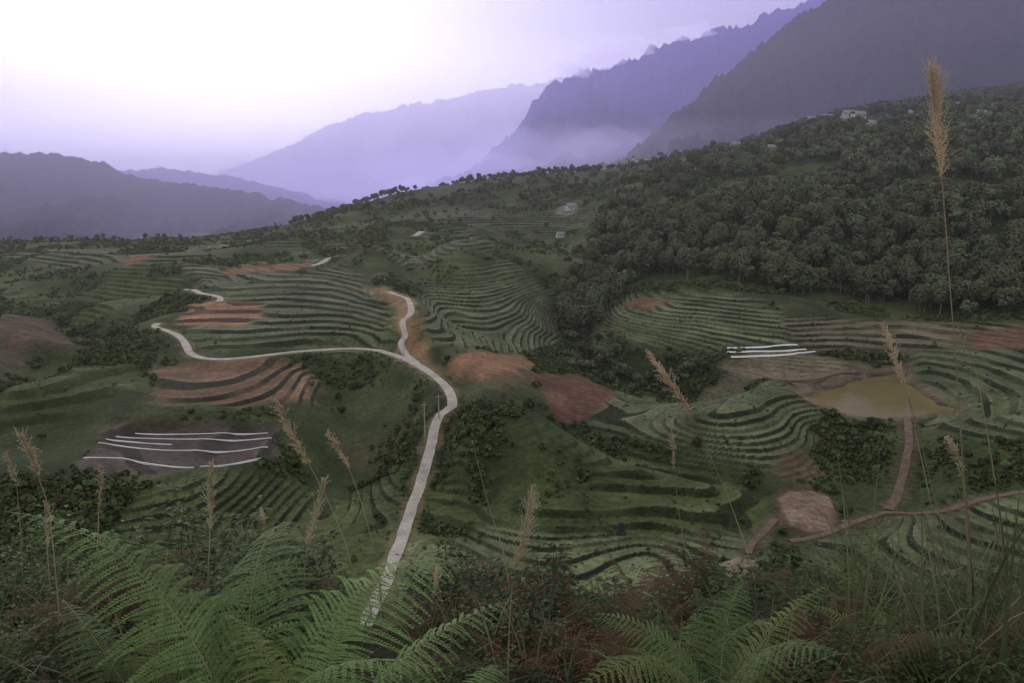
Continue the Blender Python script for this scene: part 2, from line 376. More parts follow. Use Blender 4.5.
# pond water
m_w=bpy.data.materials.new('muddy_water'); m_w.use_nodes=True; b=m_w.node_tree.nodes['Principled BSDF']
b.inputs['Roughness'].default_value=.06; b.inputs['IOR'].default_value=1.38
N=m_w.node_tree.nodes; Lk=m_w.node_tree.links; nn=N.new('ShaderNodeTexNoise'); tc=N.new('ShaderNodeTexCoord'); Lk.new(tc.outputs['Object'],nn.inputs['Vector']); nn.inputs['Scale'].default_value=1.5
bp=N.new('ShaderNodeBump'); bp.inputs['Strength'].default_value=.03; Lk.new(nn.outputs[0],bp.inputs['Height']); Lk.new(bp.outputs[0],b.inputs['Normal'])
n2_=N.new('ShaderNodeTexNoise'); n2_.inputs['Scale'].default_value=.08; Lk.new(tc.outputs['Object'],n2_.inputs['Vector']); rmp=N.new('ShaderNodeValToRGB'); Lk.new(n2_.outputs[0],rmp.inputs[0])
rmp.color_ramp.elements[0].position=.3; rmp.color_ramp.elements[0].color=(.19,.15,.07,1); rmp.color_ramp.elements[1].position=.7; rmp.color_ramp.elements[1].color=(.28,.22,.11,1); Lk.new(rmp.outputs[0],b.inputs['Base Color'])
pr=scaled(cr(np.vstack([pond,pond[:1]]),2)[:-1],1.14)
me=bpy.data.meshes.new('pond'); me.from_pydata([(x,y,zw-.05) for x,y in pr],[],[list(range(len(pr)))]); me.materials.append(m_w)
o=bpy.data.objects.new('water',me); sc.collection.objects.link(o); tag(o,'muddy yellow fish pond held by an earth bank','pond','structure')

# plastic mulch strips
m_pl=mat('white_plastic',(.76,.76,.79),ns=1.5,na=.12,rough=.4,spec=.4,bump=.3,bd=.05)
def plastic(px,w,label):
    c=cr(GP(px),1.2); t=np.gradient(c,axis=0); t/=np.linalg.norm(t,axis=1)[:,None]; nrm=np.stack([-t[:,1],t[:,0]],1)
    k=len(c); w_=w*(1+fbm(np.arange(k)/4.,np.full(k,px[0][1]*3.),2)*.6)
    c=c+nrm*(fbm(np.arange(k)/8.,np.full(k,5.+px[0][0]),2)*.2)[:,None]
    cols=[]
    zc=np.maximum.reduce([Hs(*(c+nrm*s*w/2).T) for s in (-1,-.5,0,.5,1)])
    zc=np.convolve(np.pad(zc,3,mode='edge'),np.ones(7)/7,'valid'); zc=np.maximum(zc,Hs(*c.T))
    for o,dz in ((-.5,-.25),(-.3,.1),(0,.14),(.3,.1),(.5,-.25)):
        p=c+nrm*(o*w_)[:,None]; cols.append(np.column_stack([p,zc+dz+.05]))
    V=np.stack(cols,1); idx=np.arange(k*5).reshape(k,5)
    Q=np.stack([idx[:-1,:-1],idx[1:,:-1],idx[1:,1:],idx[:-1,1:]],-1).reshape(-1,4)[:, ::-1]
    o=mk('plastic_sheet',V.reshape(-1,3),Q,[m_pl]); tag(o,label,'plastic sheet',group='white mulch strips on fields')
for px in ([(116,434),(150,435),(190,438),(235,440),(272,441)],[(98,444),(125,447),(160,450),(205,452),(240,453),(268,453)],[(84,459),(115,461),(150,463),(200,465),(264,465)],[(106,439),(130,440),(150,442),(172,444)],[(135,428),(170,429),(220,431),(268,433)]):
    plastic(px,.42,'thin white plastic mulch strip on dark ploughed terrace')
for px in ([(727,350),(760,348),(797,346)],[(727,353.5),(770,351.5),(806,349.5)],[(731,357.5),(775,355.5),(815,351.8)]):
    plastic(px,1.5,'wide white plastic strip on pale terrace field')

# ---------------- mountains ----------------
m_mt=mat('mountain_forest',(.036,.044,.034),ns=.012,na=.5,ns2=.09,bump=1,bs=.07,bd=24)
m_mt2=mat('mountain_rock_forest',(.045,.05,.052),ns=.008,na=.55,ns2=.035,bump=1,bs=.02,bd=50)
def mountain(crest,Yc,D,zb,label,m,jag=3,gul=35,seed=0,back=.6,es=2.2):
    cr_=np.array(crest,float); us=np.linspace(cr_[0,0],cr_[-1,0],1000); vs=np.interp(us,cr_[:,0],cr_[:,1])
    k=np.ones(15)/15; vs=np.convolve(np.pad(vs,7,mode='edge'),k,'valid')
    yu=(341.5-vs)/F; dy=cp+yu*sp; dz=-sp+yu*cp; dx=(us-512)/F
    x=dx/dy*Yc; z=CZ+dz/dy*Yc
    z=z+fbm(x/(Yc*.02)+seed,np.full_like(x,seed),5)*jag*3.3+fbm(x/(Yc*.0035)+seed,np.full_like(x,seed+4.),3)*jag*1.8
    rows=[];
    wsl=np.concatenate([-np.linspace(back,0,14)[:-1],np.linspace(0,1,190)**1.2])
    for w in wsl:
        yy=Yc-D*w; a=abs(w)
        zz=zb+(z-zb)*np.clip(1-a,0,1)**1.1
        g=1-np.abs(fbm(x/(D*.2)+seed+3,np.full_like(x,yy)/(D*.7),4))*2.4
        g2=1-np.abs(fbm(x/(D*.06)+seed,np.full_like(x,yy)/(D*.12),4))*2.6
        e=ss(a*es)
        zz=zz+e*(1-a*.5)*((g-.75)*gul+(g2-.5)*gul*.4)+min(1,a*8)*(g2-.9)*gul*.22
        rows.append(np.column_stack([x,np.full_like(x,yy)+g2*D*.03*e,zz]))
    V=np.stack(rows,0); r,c=V.shape[:2]; idx=np.arange(r*c).reshape(r,c)
    Q=np.stack([idx[:-1,:-1],idx[:-1,1:],idx[1:,1:],idx[1:,:-1]],-1).reshape(-1,4)
    o=mk('mountain',V.reshape(-1,3),Q[:, ::-1],[m],smooth=True); tag(o,label,'mountain','structure')
mountain([(120,205),(180,182),(240,173),(262,160),(290,145),(312,134),(330,126),(360,116),(380,113),(400,105),(440,100),(470,92),(500,91),(520,84),(560,78),(600,70),(700,50)],5600,2000,-40,'pale mist covered mountain ridge in the distance',m_mt2,11,160,3)
mountain([(400,205),(430,190),(460,172),(480,163),(496,146),(514,136),(526,116),(534,104),(546,86),(556,82),(575,77),(590,67),(608,68),(622,58),(640,56),(652,46),(680,42),(700,34),(720,28),(745,25),(760,15),(790,8),(830,-8),(900,-40),(1050,-80)],3300,1500,-20,'steep blue hazy mountain with rugged crest',m_mt2,8,135,9,es=3.2)
mountain([(540,200),(580,182),(620,158),(650,134),(680,112),(705,88),(740,62),(770,38),(800,16),(825,0),(900,-70),(1000,-120),(1250,-200)],2100,1000,20,'dark forested mountain flank rising above the valley',m_mt,5.5,100,21,es=3)
mountain([(-350,150),(-150,140),(-60,150),(0,152),(40,152),(75,156),(105,165),(140,178),(180,184),(220,187),(250,193),(290,201),(330,209),(360,222)],2100,800,-45,'low dark wooded hill under evening haze',m_mt,3.4,45,31)
mountain([(60,185),(120,170),(160,167),(200,172),(240,177),(280,187),(330,202),(400,215)],3100,1000,-45,'faint hazy hill with tree dotted crest',m_mt,5,40,41)
print('terrain',time.time()-T0)

# ---------------- foliage generators ----------------
def quads(c,nrm,s,asp=1.0):
    k=len(c); r=rng.normal(size=(k,3)); t=np.cross(nrm,r); t/=np.linalg.norm(t,axis=1)[:,None]+1e-9; b=np.cross(nrm,t)
    s=np.broadcast_to(s,(k,))[:,None]
    j=lambda:rng.uniform(.75,1.1,(k,1))
    v=np.stack([c-t*s*j(),c-b*s*asp*j(),c+t*s*j(),c+b*s*asp*j()],1)
    return v.reshape(-1,3),np.arange(k*4).reshape(k,4)
def crown(nl,rx,rz,cz,size,lobes=8,col=(.04,.055,.025)):
    lc=rng.normal(size=(lobes,3)); lc/=np.linalg.norm(lc,axis=1)[:,None]; lc*=rng.uniform(.25,.55,(lobes,1)); lr=rng.uniform(.42,.58,lobes)
    li=rng.integers(0,lobes,nl); d=rng.normal(size=(nl,3)); d/=np.linalg.norm(d,axis=1)[:,None]; d[:,2]=np.where((d[:,2]<-.3)&(rng.random(nl)<.6),-d[:,2],d[:,2])
    p=lc[li]+d*(lr[li]*rng.uniform(.82,1.02,nl))[:,None]
    c=p*np.array([rx,rx,rz])+np.array([0,0,cz])
    nn=d+rng.normal(size=(nl,3))*.15; nn/=np.linalg.norm(nn,axis=1)[:,None]
    v,q=quads(c,nn,size*rng.uniform(.6,1.2,nl))
    lt=rng.uniform(.8,1.25,lobes)[li]*rng.uniform(.85,1.15,nl)
    cc=np.repeat((np.array(col)*lt[:,None]),4,0)
    return v,q,cc
def tube(pts,rad,sides=5):
    pts=np.array(pts,float); k=len(pts); t=np.gradient(pts,axis=0); t/=np.linalg.norm(t,axis=1)[:,None]+1e-9
    up=np.array([.3,.9,.1]); a=np.cross(t,up); a/=np.linalg.norm(a,axis=1)[:,None]+1e-9; b=np.cross(t,a)
    an=np.linspace(0,2*math.pi,sides,endpoint=False); rad=np.broadcast_to(rad,(k,))
    V=pts[:,None,:]+(a[:,None,:]*np.cos(an)[None,:,None]+b[:,None,:]*np.sin(an)[None,:,None])*rad[:,None,None]
    idx=np.arange(k*sides).reshape(k,sides); nx=np.roll(idx,-1,1)
    Q=np.stack([idx[:-1],nx[:-1],nx[1:],idx[1:]],-1).reshape(-1,4)
    return V.reshape(-1,3),Q
def cat(parts):
    V=[];Q=[];o=0
    for v,q in parts: V.append(v);Q.append(q+o);o+=len(v)
    return np.vstack(V),np.vstack(Q)
m_leaf=mat('tree_foliage',attr=True,ns=.3,na=.2,trans=.1,rough=.8)
m_bark=mat('grey_bark',(.19,.17,.14),ns=1.2,na=.3)
protos=[]
TC=np.array([.108,.130,.076])
for i in range(7):
    h=rng.uniform(8.5,11.5); r=rng.uniform(3.7,4.8); cz=h*.58
    cv=crown(900,r,h*.42,cz,.48,11,col=TC*rng.uniform(.85,1.2)*np.array([rng.uniform(.9,1.15),1,1]))
    parts=[tube([(0,0,-.6),(.1,0,h*.3),(.2,.1,h*.6),(.1,.1,h*.75)],[.22,.17,.12,.04],6)]
    for k in range(5):
        a=rng.uniform(0,6.28); z0=h*rng.uniform(.25,.45); parts.append(tube([(.1,0,z0),(math.cos(a)*r*.3,math.sin(a)*r*.3,z0+h*.12),(math.cos(a)*r*.5,math.sin(a)*r*.5,z0+h*.2)],[.09,.06,.02],4))
    tv,tq=cat(parts)
    protos.append((mk('crown',cv[0],cv[1],[m_leaf],col=cv[2],link=False),mk('trunk',tv,tq,[m_bark],link=False)))
forest=[([(600,222),(640,205),(720,195),(800,190),(900,190),(1100,185),(1100,318),(960,320),(880,306),(830,300),(800,296),(760,286),(700,281),(650,276),(622,288),(592,352),(562,332),(556,300),(580,272)],.024,1.2),
([(560,330),(600,345),(700,360),(722,372),(700,398),(680,392),(620,390),(572,372)],.035,.55),
([(640,190),(720,180),(800,175),(900,180),(1100,178),(1100,70),(900,108),(830,120),(760,145),(700,160)],.014,1.25),
([(0,245),(120,243),(200,245),(180,250),(0,256)],.003,.55),
([(460,350),(700,470),(760,470),(680,440),(560,425)],.0025,.33),
([(835,420),(895,420),(890,490),(840,500),(820,475)],.03,.28),
([(915,435),(1100,445),(1100,485),(960,500),(912,500)],.03,.28),
([(450,445),(590,440),(700,470),(765,500),(765,530),(430,530)],.004,.25),
([(430,470),(590,500),(760,530),(760,545),(430,545)],.012,.16),
([(60,318),(125,325),(110,345),(70,345)],.02,.4),
([(0,400),(100,390),(60,470),(0,480)],.003,.33),
([(310,378),(335,385),(350,430),(320,465),(300,420)],.008,.28),
([(500,395),(540,395),(560,425),(500,425)],.008,.26)]
hs_=[(812,124,1.4,.2),(826,121,1.2,-.3),(838,123,1.0,.5),(848,118,1.2,0),(858,120,1.3,.3),(800,128,1.1,.1),(602,160,.9,.2),(624,153,.9,-.2),(638,151,1.,.4),(648,155,.8,0),(948,106,1.1,.2),(957,109,1.,-.4),(570,210,.7,.5),(735,148,.9,.1),(770,152,.9,.4),(905,118,1.1,0),(690,170,.8,.2),(560,238,.5,.3),(980,118,1.,.1),(870,128,1.,.5)]
hp=np.array([G(u,v) for u,v,_,_ in hs_])
clear=[GP(p) for p in ([(640,198),(705,203),(700,226),(640,222)],[(770,168),(845,163),(835,180),(775,184)],[(900,150),(960,148),(955,162),(905,163)])]
S=[]
for poly,den,scl in forest+[(None,.0075,.75),(None,.0022,.5),(None,.004,1.2)]:
    if poly is None:
        if scl<.6: pw=np.array([(-700,640),(-190,560),(60,560),(60,700),(-190,760),(-760,900)])
        elif scl<1: pw=np.array([(-190,690),(330,640),(420,1300),(-260,1300)])
        else: pw=np.array([(200,900),(1100,900),(1300,1500),(220,1500)])
    else: pw=GP(poly)
    mn,mx=pw.min(0),pw.max(0); k=int((mx-mn).prod()*den)
    k=min(k,60000)
    p=rng.uniform(mn,mx,(k,2)); p=p[inpoly(p[:,0],p[:,1],pw)]
    p=p[np.abs(p[:,0])<.85*p[:,1]]
    if poly is None and scl<1: p=p[fbm(p[:,0]/70,p[:,1]/70,3)>-.15]
    rd=samp(rdist,p[:,0],p[:,1]); p=p[rd>5]
    for cpn in clear: p=p[~inpoly(p[:,0],p[:,1],cpn)]
    for hx,hy in hp:
        p=p[(np.abs(p[:,0]-hx)>11)|(p[:,1]>hy+6)|(p[:,1]<hy-60)]
    S.append(np.column_stack([p,np.full(len(p),scl)*rng.uniform(.7,1.25,len(p))]))
    print('forest',len(p))
S=np.vstack(S); S=S[np.argsort(np.hypot(S[:,0],S[:,1])/S[:,2]**1.5)]
S=S[~inpoly(S[:,0],S[:,1],scaled(pond,1.2))]
zS=Hs(S[:,0],S[:,1])
nind=290
lab={0:'leafy dark green tree with rounded crown on hillside',1:'small bushy green tree beside terraces'}
for i in range(min(nind,len(S))):
    x,y,s=S[i]; cm,tm=protos[i%7]
    e=bpy.data.objects.new('tree',None); e.empty_display_size=.5; sc.collection.objects.link(e); e.location=(x,y,zS[i]); e.scale=(s,s,s*rng.uniform(.85,1.1)); e.rotation_euler=(0,0,rng.uniform(0,6.28))
    tag(e,lab[0 if s>.5 else 1],'tree',group='trees on the valley slopes')
    for nm,d in (('trunk',tm),('crown',cm)):
        o=bpy.data.objects.new(nm,d); o.parent=e; sc.collection.objects.link(o)
R=S[nind:]; zR=zS[nind:]
if len(R)>10000: 
    kk=rng.permutation(len(R))[:10000]; R=R[kk]; zR=zR[kk]
print('rest',len(R))
Vs=[];Qs=[];Cs=[];off=0
lows=[crown(230,rng.uniform(3.8,5.0),rng.uniform(3.6,4.6),rng.uniform(4.4,5.6),.82,8,col=TC) for _ in range(10)]
lt=[]
for v,q,c in lows:
    tv,tq=tube([(0,0,-.5),(.1,.1,3.),(.1,0,5.)],[.22,.17,.1],4); lt.append((np.vstack([v,tv]),np.vstack([q,tq+len(v)]),np.vstack([c,np.full((len(tv),3),.18)])))
for j,(v,q,cc) in enumerate(lt):
    sel=np.arange(j,len(R),10); 
    if len(sel)==0: continue
    a=rng.uniform(0,6.28,len(sel)); s=R[sel,2]; ca,sa=np.cos(a)*s,np.sin(a)*s
    x=v[None,:,0]*ca[:,None]-v[None,:,1]*sa[:,None]+R[sel,0][:,None]
    y=v[None,:,0]*sa[:,None]+v[None,:,1]*ca[:,None]+R[sel,1][:,None]
    z=v[None,:,2]*(s*rng.uniform(.8,1.2,len(sel)))[:,None]+zR[sel][:,None]
    Vs.append(np.stack([x,y,z],-1).reshape(-1,3)); k=len(v)
    Qs.append((q[None]+(np.arange(len(sel))*k)[:,None,None]).reshape(-1,4)+off); off+=k*len(sel)
    Cs.append((cc[None]*rng.uniform(.55,1.45,(len(sel),1,1))*(1+rng.uniform(-.12,.12,(len(sel),1,3)))).reshape(-1,3))
o=mk('forest',np.vstack(Vs),np.vstack(Qs),[m_leaf],col=np.vstack(Cs)); tag(o,'dense dark green forest covering the hillside','forest','stuff')
print('forest',time.time()-T0)

# shrub cover over the slopes
ncand=170000
yy=np.exp(rng.uniform(math.log(98),math.log(760),ncand)); xx=rng.uniform(-.8,.8,ncand)*yy
tm_=samp(tmask,xx,yy); rd=samp(rdist,xx,yy); cc=samp(C,xx,yy); green=cc[:,1]>cc[:,0]*1.02
dens=ss(fbm(xx/22+60,yy/22,3)*2.2+.5)
keep=(rd>2.6)&green&(rng.random(ncand)<np.where(tm_>.4,.03+.3*dens*(cc[:,1]<.06),.85*dens))
keep&=~inpoly(xx,yy,scaled(pond,1.2))&~inpoly(xx,yy,scaled(pad,1.2))
xx=xx[keep]; yy=yy[keep]; tmk=tm_[keep]; rdk=rd[keep]
print('shrubs',len(xx))
zz=Hs(xx,yy); s=np.exp(rng.normal(-.55,.4,len(xx)))*np.where(tmk>.4,.42,1.)*(1+yy/900)*np.where(rdk<4.5,.5,1)
Vs=[];Qs=[];Cs=[];off=0
for j in range(6):
    v,q,c0=crown(26,1.0,.75,.4,.38,5,col=(.080,.104,.046)); sel=np.arange(j,len(xx),6); a=rng.uniform(0,6.28,len(sel)); ca,sa=np.cos(a)*s[sel],np.sin(a)*s[sel]
    x=v[None,:,0]*ca[:,None]-v[None,:,1]*sa[:,None]+xx[sel][:,None]; y=v[None,:,0]*sa[:,None]+v[None,:,1]*ca[:,None]+yy[sel][:,None]
    z=v[None,:,2]*s[sel][:,None]+zz[sel][:,None]
    Vs.append(np.stack([x,y,z],-1).reshape(-1,3)); k=len(v)
    Qs.append((q[None]+(np.arange(len(sel))*k)[:,None,None]).reshape(-1,4)+off); off+=k*len(sel)
    Cs.append((c0[None]*rng.uniform(.65,1.4,(len(sel),1,1))*(1+rng.uniform(-.15,.15,(len(sel),1,3)))).reshape(-1,3))
o=mk('shrubbery',np.vstack(Vs),np.vstack(Qs),[m_leaf],col=np.vstack(Cs)); tag(o,'low green scrub growing over the slopes','shrubbery','stuff')

# ---------------- houses, poles ----------------
m_wall=mat('pale_wall',(.6,.6,.6),ns=.5,na=.1); m_roof=mat('grey_roof',(.3,.3,.33),ns=.5,na=.15); m_hole=mat('dark_opening',(.02,.02,.02),ns=1)
def box(cx,cy,cz,sx,sy,sz):
    v=np.array([(x,y,z) for x in (-.5,.5) for y in (-.5,.5) for z in (-.5,.5)])*np.array([sx,sy,sz])+np.array([cx,cy,cz])
    return v,np.array([[0,1,3,2],[4,6,7,5],[0,4,5,1],[2,3,7,6],[0,2,6,4],[1,5,7,3]])
def child(nm,vq,m,par):
    o=mk(nm,vq[0],vq[1],[m]); o.parent=par; return o
for (u,v,s,rt),(x,y) in zip(hs_,hp):
    e=bpy.data.objects.new('house',None); sc.collection.objects.link(e); e.location=(x,y,float(Hs(x,y))+1.); e.scale=(s,)*3; e.rotation_euler=(0,0,rt)
    tag(e,'small pale village house with grey gable roof','house',group='village houses on the mountainside')
    child('wall',box(0,0,.9,10,6,6.),m_wall,e)
    rv=np.array([(-5.6,-3.8,3.7),(5.6,-3.8,3.7),(5.6,0,6.2),(-5.6,0,6.2),(-5.6,3.8,3.7),(5.6,3.8,3.7)]); child('roof',(rv,np.array([[0,1,2,3],[3,2,5,4]])),m_roof,e)
    child('door',box(0,-3.03,1.3,1.2,.1,2.3),m_hole,e); child('window',box(-3,-3.03,2.2,1.3,.1,1.2),m_hole,e); child('window',box(3,-3.03,2.2,1.3,.1,1.2),m_hole,e)
m_pole=mat('grey_concrete_pole',(.40,.40,.41),ns=2,na=.15)
for u,v,h in ((425,441,8.),(439,420,6.),(347,604,5.),(380,604,4.2),(404,352,6)):
    x,y=G(u,v); e=bpy.data.objects.new('utility_pole',None); sc.collection.objects.link(e); e.location=(x,y,float(Hs(x,y)))
    tag(e,'slim grey concrete utility pole beside the road','utility pole',group='poles along the road')
    child('shaft',tube([(0,0,-.5),(0,0,h*.5),(0,0,h)],[.17,.14,.1],8),m_pole,e); child('crossarm',box(0,-.16,h-.6,1.3,.12,.12),m_pole,e)
x,y=G(621,534); e=bpy.data.objects.new('stone_marker',None); sc.collection.objects.link(e); e.location=(x,y,float(Hs(x,y))); tag(e,'small dark upright stone marker among green hedges','stone marker')
m_st=mat('dark_stone',(.07,.065,.07),ns=1,na=.3,bump=.4)
child('base',box(0,0,.1,1.8,1.2,.8),m_st,e)
an=np.linspace(0,math.pi,9); prof=[(-.55,.5)]+[(-.55*math.cos(a),1.7+.55*math.sin(a)) for a in an]+[(.55,.5)]
v=np.array([(a,-.3,b) for a,b in prof]+[(a,.3,b) for a,b in prof]); k=len(prof)
me=bpy.data.meshes.new('slab'); me.from_pydata([tuple(p) for p in v],[],[list(range(k)),list(range(2*k-1,k-1,-1))]+[[i,i+k,(i+1)%k+k,(i+1)%k] for i in range(k)]); me.materials.append(m_st)
o=bpy.data.objects.new('slab',me); sc.collection.objects.link(o); o.parent=e
m_straw=mat('dry_straw',(.30,.24,.18),ns=2,na=.35,ns2=9,bump=.8,bd=.1)
x,y=G(742,572)
th=np.linspace(0,2*math.pi,28,endpoint=False); rr=np.linspace(0,1,9); V=[]
for r in rr:
    R_=3.6*r*(1+.12*np.sin(3*th)+.08*np.sin(5*th+1)); V.append(np.column_stack([R_*np.cos(th),R_*np.sin(th)*.8,2.1*(1-r**2)**.8*(1+.1*np.sin(4*th))-.3+rng.normal(size=28)*.06]))
V=np.stack(V,0); idx=np.arange(9*28).reshape(9,28); nx=np.roll(idx,-1,1)
o=mk('straw_heap',V.reshape(-1,3),np.stack([idx[:-1],idx[1:],nx[1:],nx[:-1]],-1).reshape(-1,4),[m_straw],smooth=True); o.location=(x,y,float(Hs(x,y))); tag(o,'low brown heap of dry straw beside field','straw heap')

# ---------------- foreground plants ----------------
def at(u,Y):
    x=(u-512)/F*Y*1.08; return x,Y,float(Hs(x,Y))
m_fern=mat('fern_green',attr=True,ns=6,na=.2,trans=.35,rough=.6,spec=.3)
m_dry=mat('dry_fern_brown',(.14,.09,.06),ns=5,na=.35,trans=.25)
def fern_mesh(nf,L0,seed,spread=1.):
    r=np.random.default_rng(seed); V=[];C_=[]
    def quad(a,b,c,d,col): V.extend((a,b,c,d)); C_.extend((col,)*4)
    for f in range(nf):
        az=2*math.pi*f/nf+r.uniform(-.35,.35); L=L0*r.uniform(.75,1.12); el=r.uniform(1.0,1.4); dr=r.uniform(1.2,1.9)*spread
        npt=34; pos=np.zeros(3); pts=[];Ts=[]
        tw=r.uniform(-.4,.4); bend=r.uniform(-.5,.5)
        for i in range(npt+1):
            s=i/npt; e=el-dr*s**1.3; a2=az+bend*s*s; hz=np.array([math.cos(a2),math.sin(a2),0]); T=hz*math.cos(e)+np.array([0,0,math.sin(e)]); pts.append(pos.copy()); Ts.append(T); pos=pos+T*L/npt
        base=np.array([.18,.275,.10])*r.uniform(.6,1.3); 
        if r.random()<.25: base=base*np.array([1.2,1.02,.9])
        stem=np.array([.26,.24,.13])
        for i in range(npt):
            w=.006*(1-.8*i/npt); S0=-np.cross(Ts[i],[0,0,1.]); S0/=np.linalg.norm(S0)+1e-9; quad(pts[i]-S0*w,pts[i]+S0*w,pts[i+1]+S0*w,pts[i+1]-S0*w,stem)
        for i in range(7,npt):
            s=(i-7)/(npt-7); T=Ts[i]; S0=-np.cross(T,[0,0,1.]); S0/=np.linalg.norm(S0)+1e-9; N_=np.cross(S0,T); S1=S0*math.cos(tw)+N_*math.sin(tw)
            lp=L*.28*(1-s)**.85*(.75+.25*min(1,s*6)); 
            if lp<.012: continue
            for sg in (-1,1):
                D=S1*sg*.86+T*.46; D=D+np.array([0,0,-.12+r.uniform(-.14,.14)]); D/=np.linalg.norm(D)
                lpj=lp*r.uniform(.85,1.07)
                Np=np.cross(D,T); Np/=np.linalg.norm(Np); W=np.cross(Np,D)
                npn=max(5,int(lpj/.012)); p0=pts[i]
                for q in range(npn):
                    t=q/npn; c=p0+D*lpj*(t+.02)+np.array([0,0,-lpj*.35*t*t]); lq=max(.005,.0185*L*(1-t)**.7*(lp/(L*.28))**.5)
                    wd=lpj/npn*.66
                    col=base*(.8+.4*r.random())*(1+.25*t)
                    for s2 in (-1,1):
                        dd=W*s2*.93+D*.35+Np*r.uniform(-.3,.3)
                        tip=c+dd*lq; mid=c+dd*lq*.45
                        quad(c-D*wd*.7,mid-D*wd,tip,mid+D*wd,col)
                e1=p0+D*lpj+np.array([0,0,-lpj*.35]); m_=p0+D*lpj*.5+np.array([0,0,-lpj*.0875])
                quad(p0-T*.002,m_-T*.0016,e1,m_+T*.0016,base)
    V=np.array(V); return V,np.arange(len(V)).reshape(-1,4),np.array(C_)
fm=[fern_mesh(6,1.3,i+1) for i in range(3)]+[fern_mesh(6,1.1,9)]
fern_me=[mk('fern',v,q,[m_fern],col=c,link=False) for v,q,c in fm]
dry_me=[mk('dry_fern',v,q,[m_dry],link=False) for v,q,c in fm[1:3]]
def put(me,name,u,Y,s,rot,label,cat_,group,dz=0,tilt=0):
    x,y,z=at(u,Y); o=bpy.data.objects.new(name,me); sc.collection.objects.link(o); o.location=(x,y,z+dz); o.scale=(s,s,s); o.rotation_euler=(tilt,0,rot); tag(o,label,cat_,group=group); return o
FL='arching bright green fern with feathery fronds on hillside'
for k,(u,Y,s,r) in enumerate([(235,2.7,1.08,.9),(140,2.9,.85,1.9),(305,2.6,.8,2.7),(190,2.2,.5,5.1),(450,2.5,.5,1.3),(725,3.0,.78,.5),(360,2.2,.42,4.4),(905,3.7,.6,1.),(690,3.6,.55,2.4)]):
    put(fern_me[k%4],'fern',u,Y,s,r,FL,'fern','green ferns on the near slope',dz=-.05)
for k,(u,Y,s,r) in enumerate([(520,3.4,.55,.3),(575,3.9,.65,1.9),(610,3.4,.55,2.7),(490,4.2,.6,.9),(650,4.6,.7,4.1),(545,5.2,.7,5.1),(700,5.0,.7,3),(100,4.4,.8,2),(840,3.4,.6,1.),(790,4.2,.7,2.6),(960,3.3,.55,2.),(280,4.4,.6,2.),(30,3.6,.7,1.),(20,2.6,.45,1.)]):
    put(dry_me[k%2],'dry_fern',u,Y,s,r,'withered reddish brown fern among green undergrowth','fern','dry ferns on the near slope',dz=-.05)
m_sl=mat('shrub_leaf',attr=True,ns=8,na=.2,trans=.3,rough=.6,spec=.2)
m_stemd=mat('shrub_stem',(.09,.07,.05),ns=4,na=.3)
def shrub_mesh(seed,nst,nl,col,ll=.06):
    r=np.random.default_rng(seed); parts=[];LV=[];LC=[]
    for k in range(nst):
        az=r.uniform(0,6.28); ln=r.uniform(.7,1.2); b=np.array([0,0,-.1]); le=r.uniform(.2,.75)
        pts=[b]; d=np.array([math.cos(az)*le,math.sin(az)*le,1.]); d/=np.linalg.norm(d)
        for i in range(6):
            d=d+r.normal(size=3)*.12; d/=np.linalg.norm(d); pts.append(pts[-1]+d*ln/6)
        pts=np.array(pts); parts.append(tube(pts,np.linspace(.006,.002,7),4))
        for j in range(nl):
            t=r.uniform(1.2,6); i=min(5,int(t)); p=pts[i]+(pts[i+1]-pts[i])*(t-i)
            a=r.uniform(0,6.28); dd=np.array([math.cos(a),math.sin(a),r.uniform(-.4,.6)]); dd/=np.linalg.norm(dd)
            p=p+dd*r.uniform(.0,.14); w=np.cross(dd,[0,0,1.]); w/=np.linalg.norm(w); nn=np.cross(w,dd); L=ll*r.uniform(.6,1.3)
            mid=p+dd*L*.45-nn*L*.05; tip=p+dd*L-nn*L*.2
            c=np.array(col)*r.uniform(.6,1.5)
            LV+= [p,mid+w*L*.28+nn*L*.08,tip,mid, p,mid,tip,mid-w*L*.28+nn*L*.08]; LC+=[c]*8
    tv,tq=cat(parts); LV=np.array(LV); V=np.vstack([tv,LV]); Q=np.vstack([tq,np.arange(len(LV)).reshape(-1,4)+len(tv)])
    return mk('shrub',V,Q,[m_sl,m_stemd],col=np.vstack([np.full((len(tv),3),.05),LC]),mi=[1]*len(tq)+[0]*(len(LV)//4),link=False)
sm_=[shrub_mesh(1,16,80,(.06,.095,.034),.075),shrub_mesh(2,18,75,(.085,.125,.045),.07),shrub_mesh(3,14,80,(.042,.068,.028),.095),shrub_mesh(4,14,60,(.15,.075,.05),.05)]
for k in range(200):
    u=rng.uniform(-120,1150); Y_=rng.uniform(2.9,10); kind=int(rng.integers(0,3)); 
    if (430<u<700 or 760<u<850) and rng.random()<.45: kind=3
    s=rng.uniform(.42,.7)*(1.0 if Y_<6 else 1.25)*(.72 if Y_<3.8 else 1)
    if 315<u<445: 
        if Y_>3.4: continue
        s*=.6
    put(sm_[kind],'shrub',u,Y_,s,rng.uniform(0,6.28),'leafy dark green shrub on near slope' if kind<3 else 'reddish brown leafy shrub on near slope','shrub','shrubs on the near slope')
for u,Y_,s in ((170,7,1.5),(215,7.5,1.55),(10,6,1.0)):
    put(sm_[1],'shrub',u,Y_,s,u*.1,'tall light green leafy shrub rising above ferns','shrub','shrubs on the near slope')
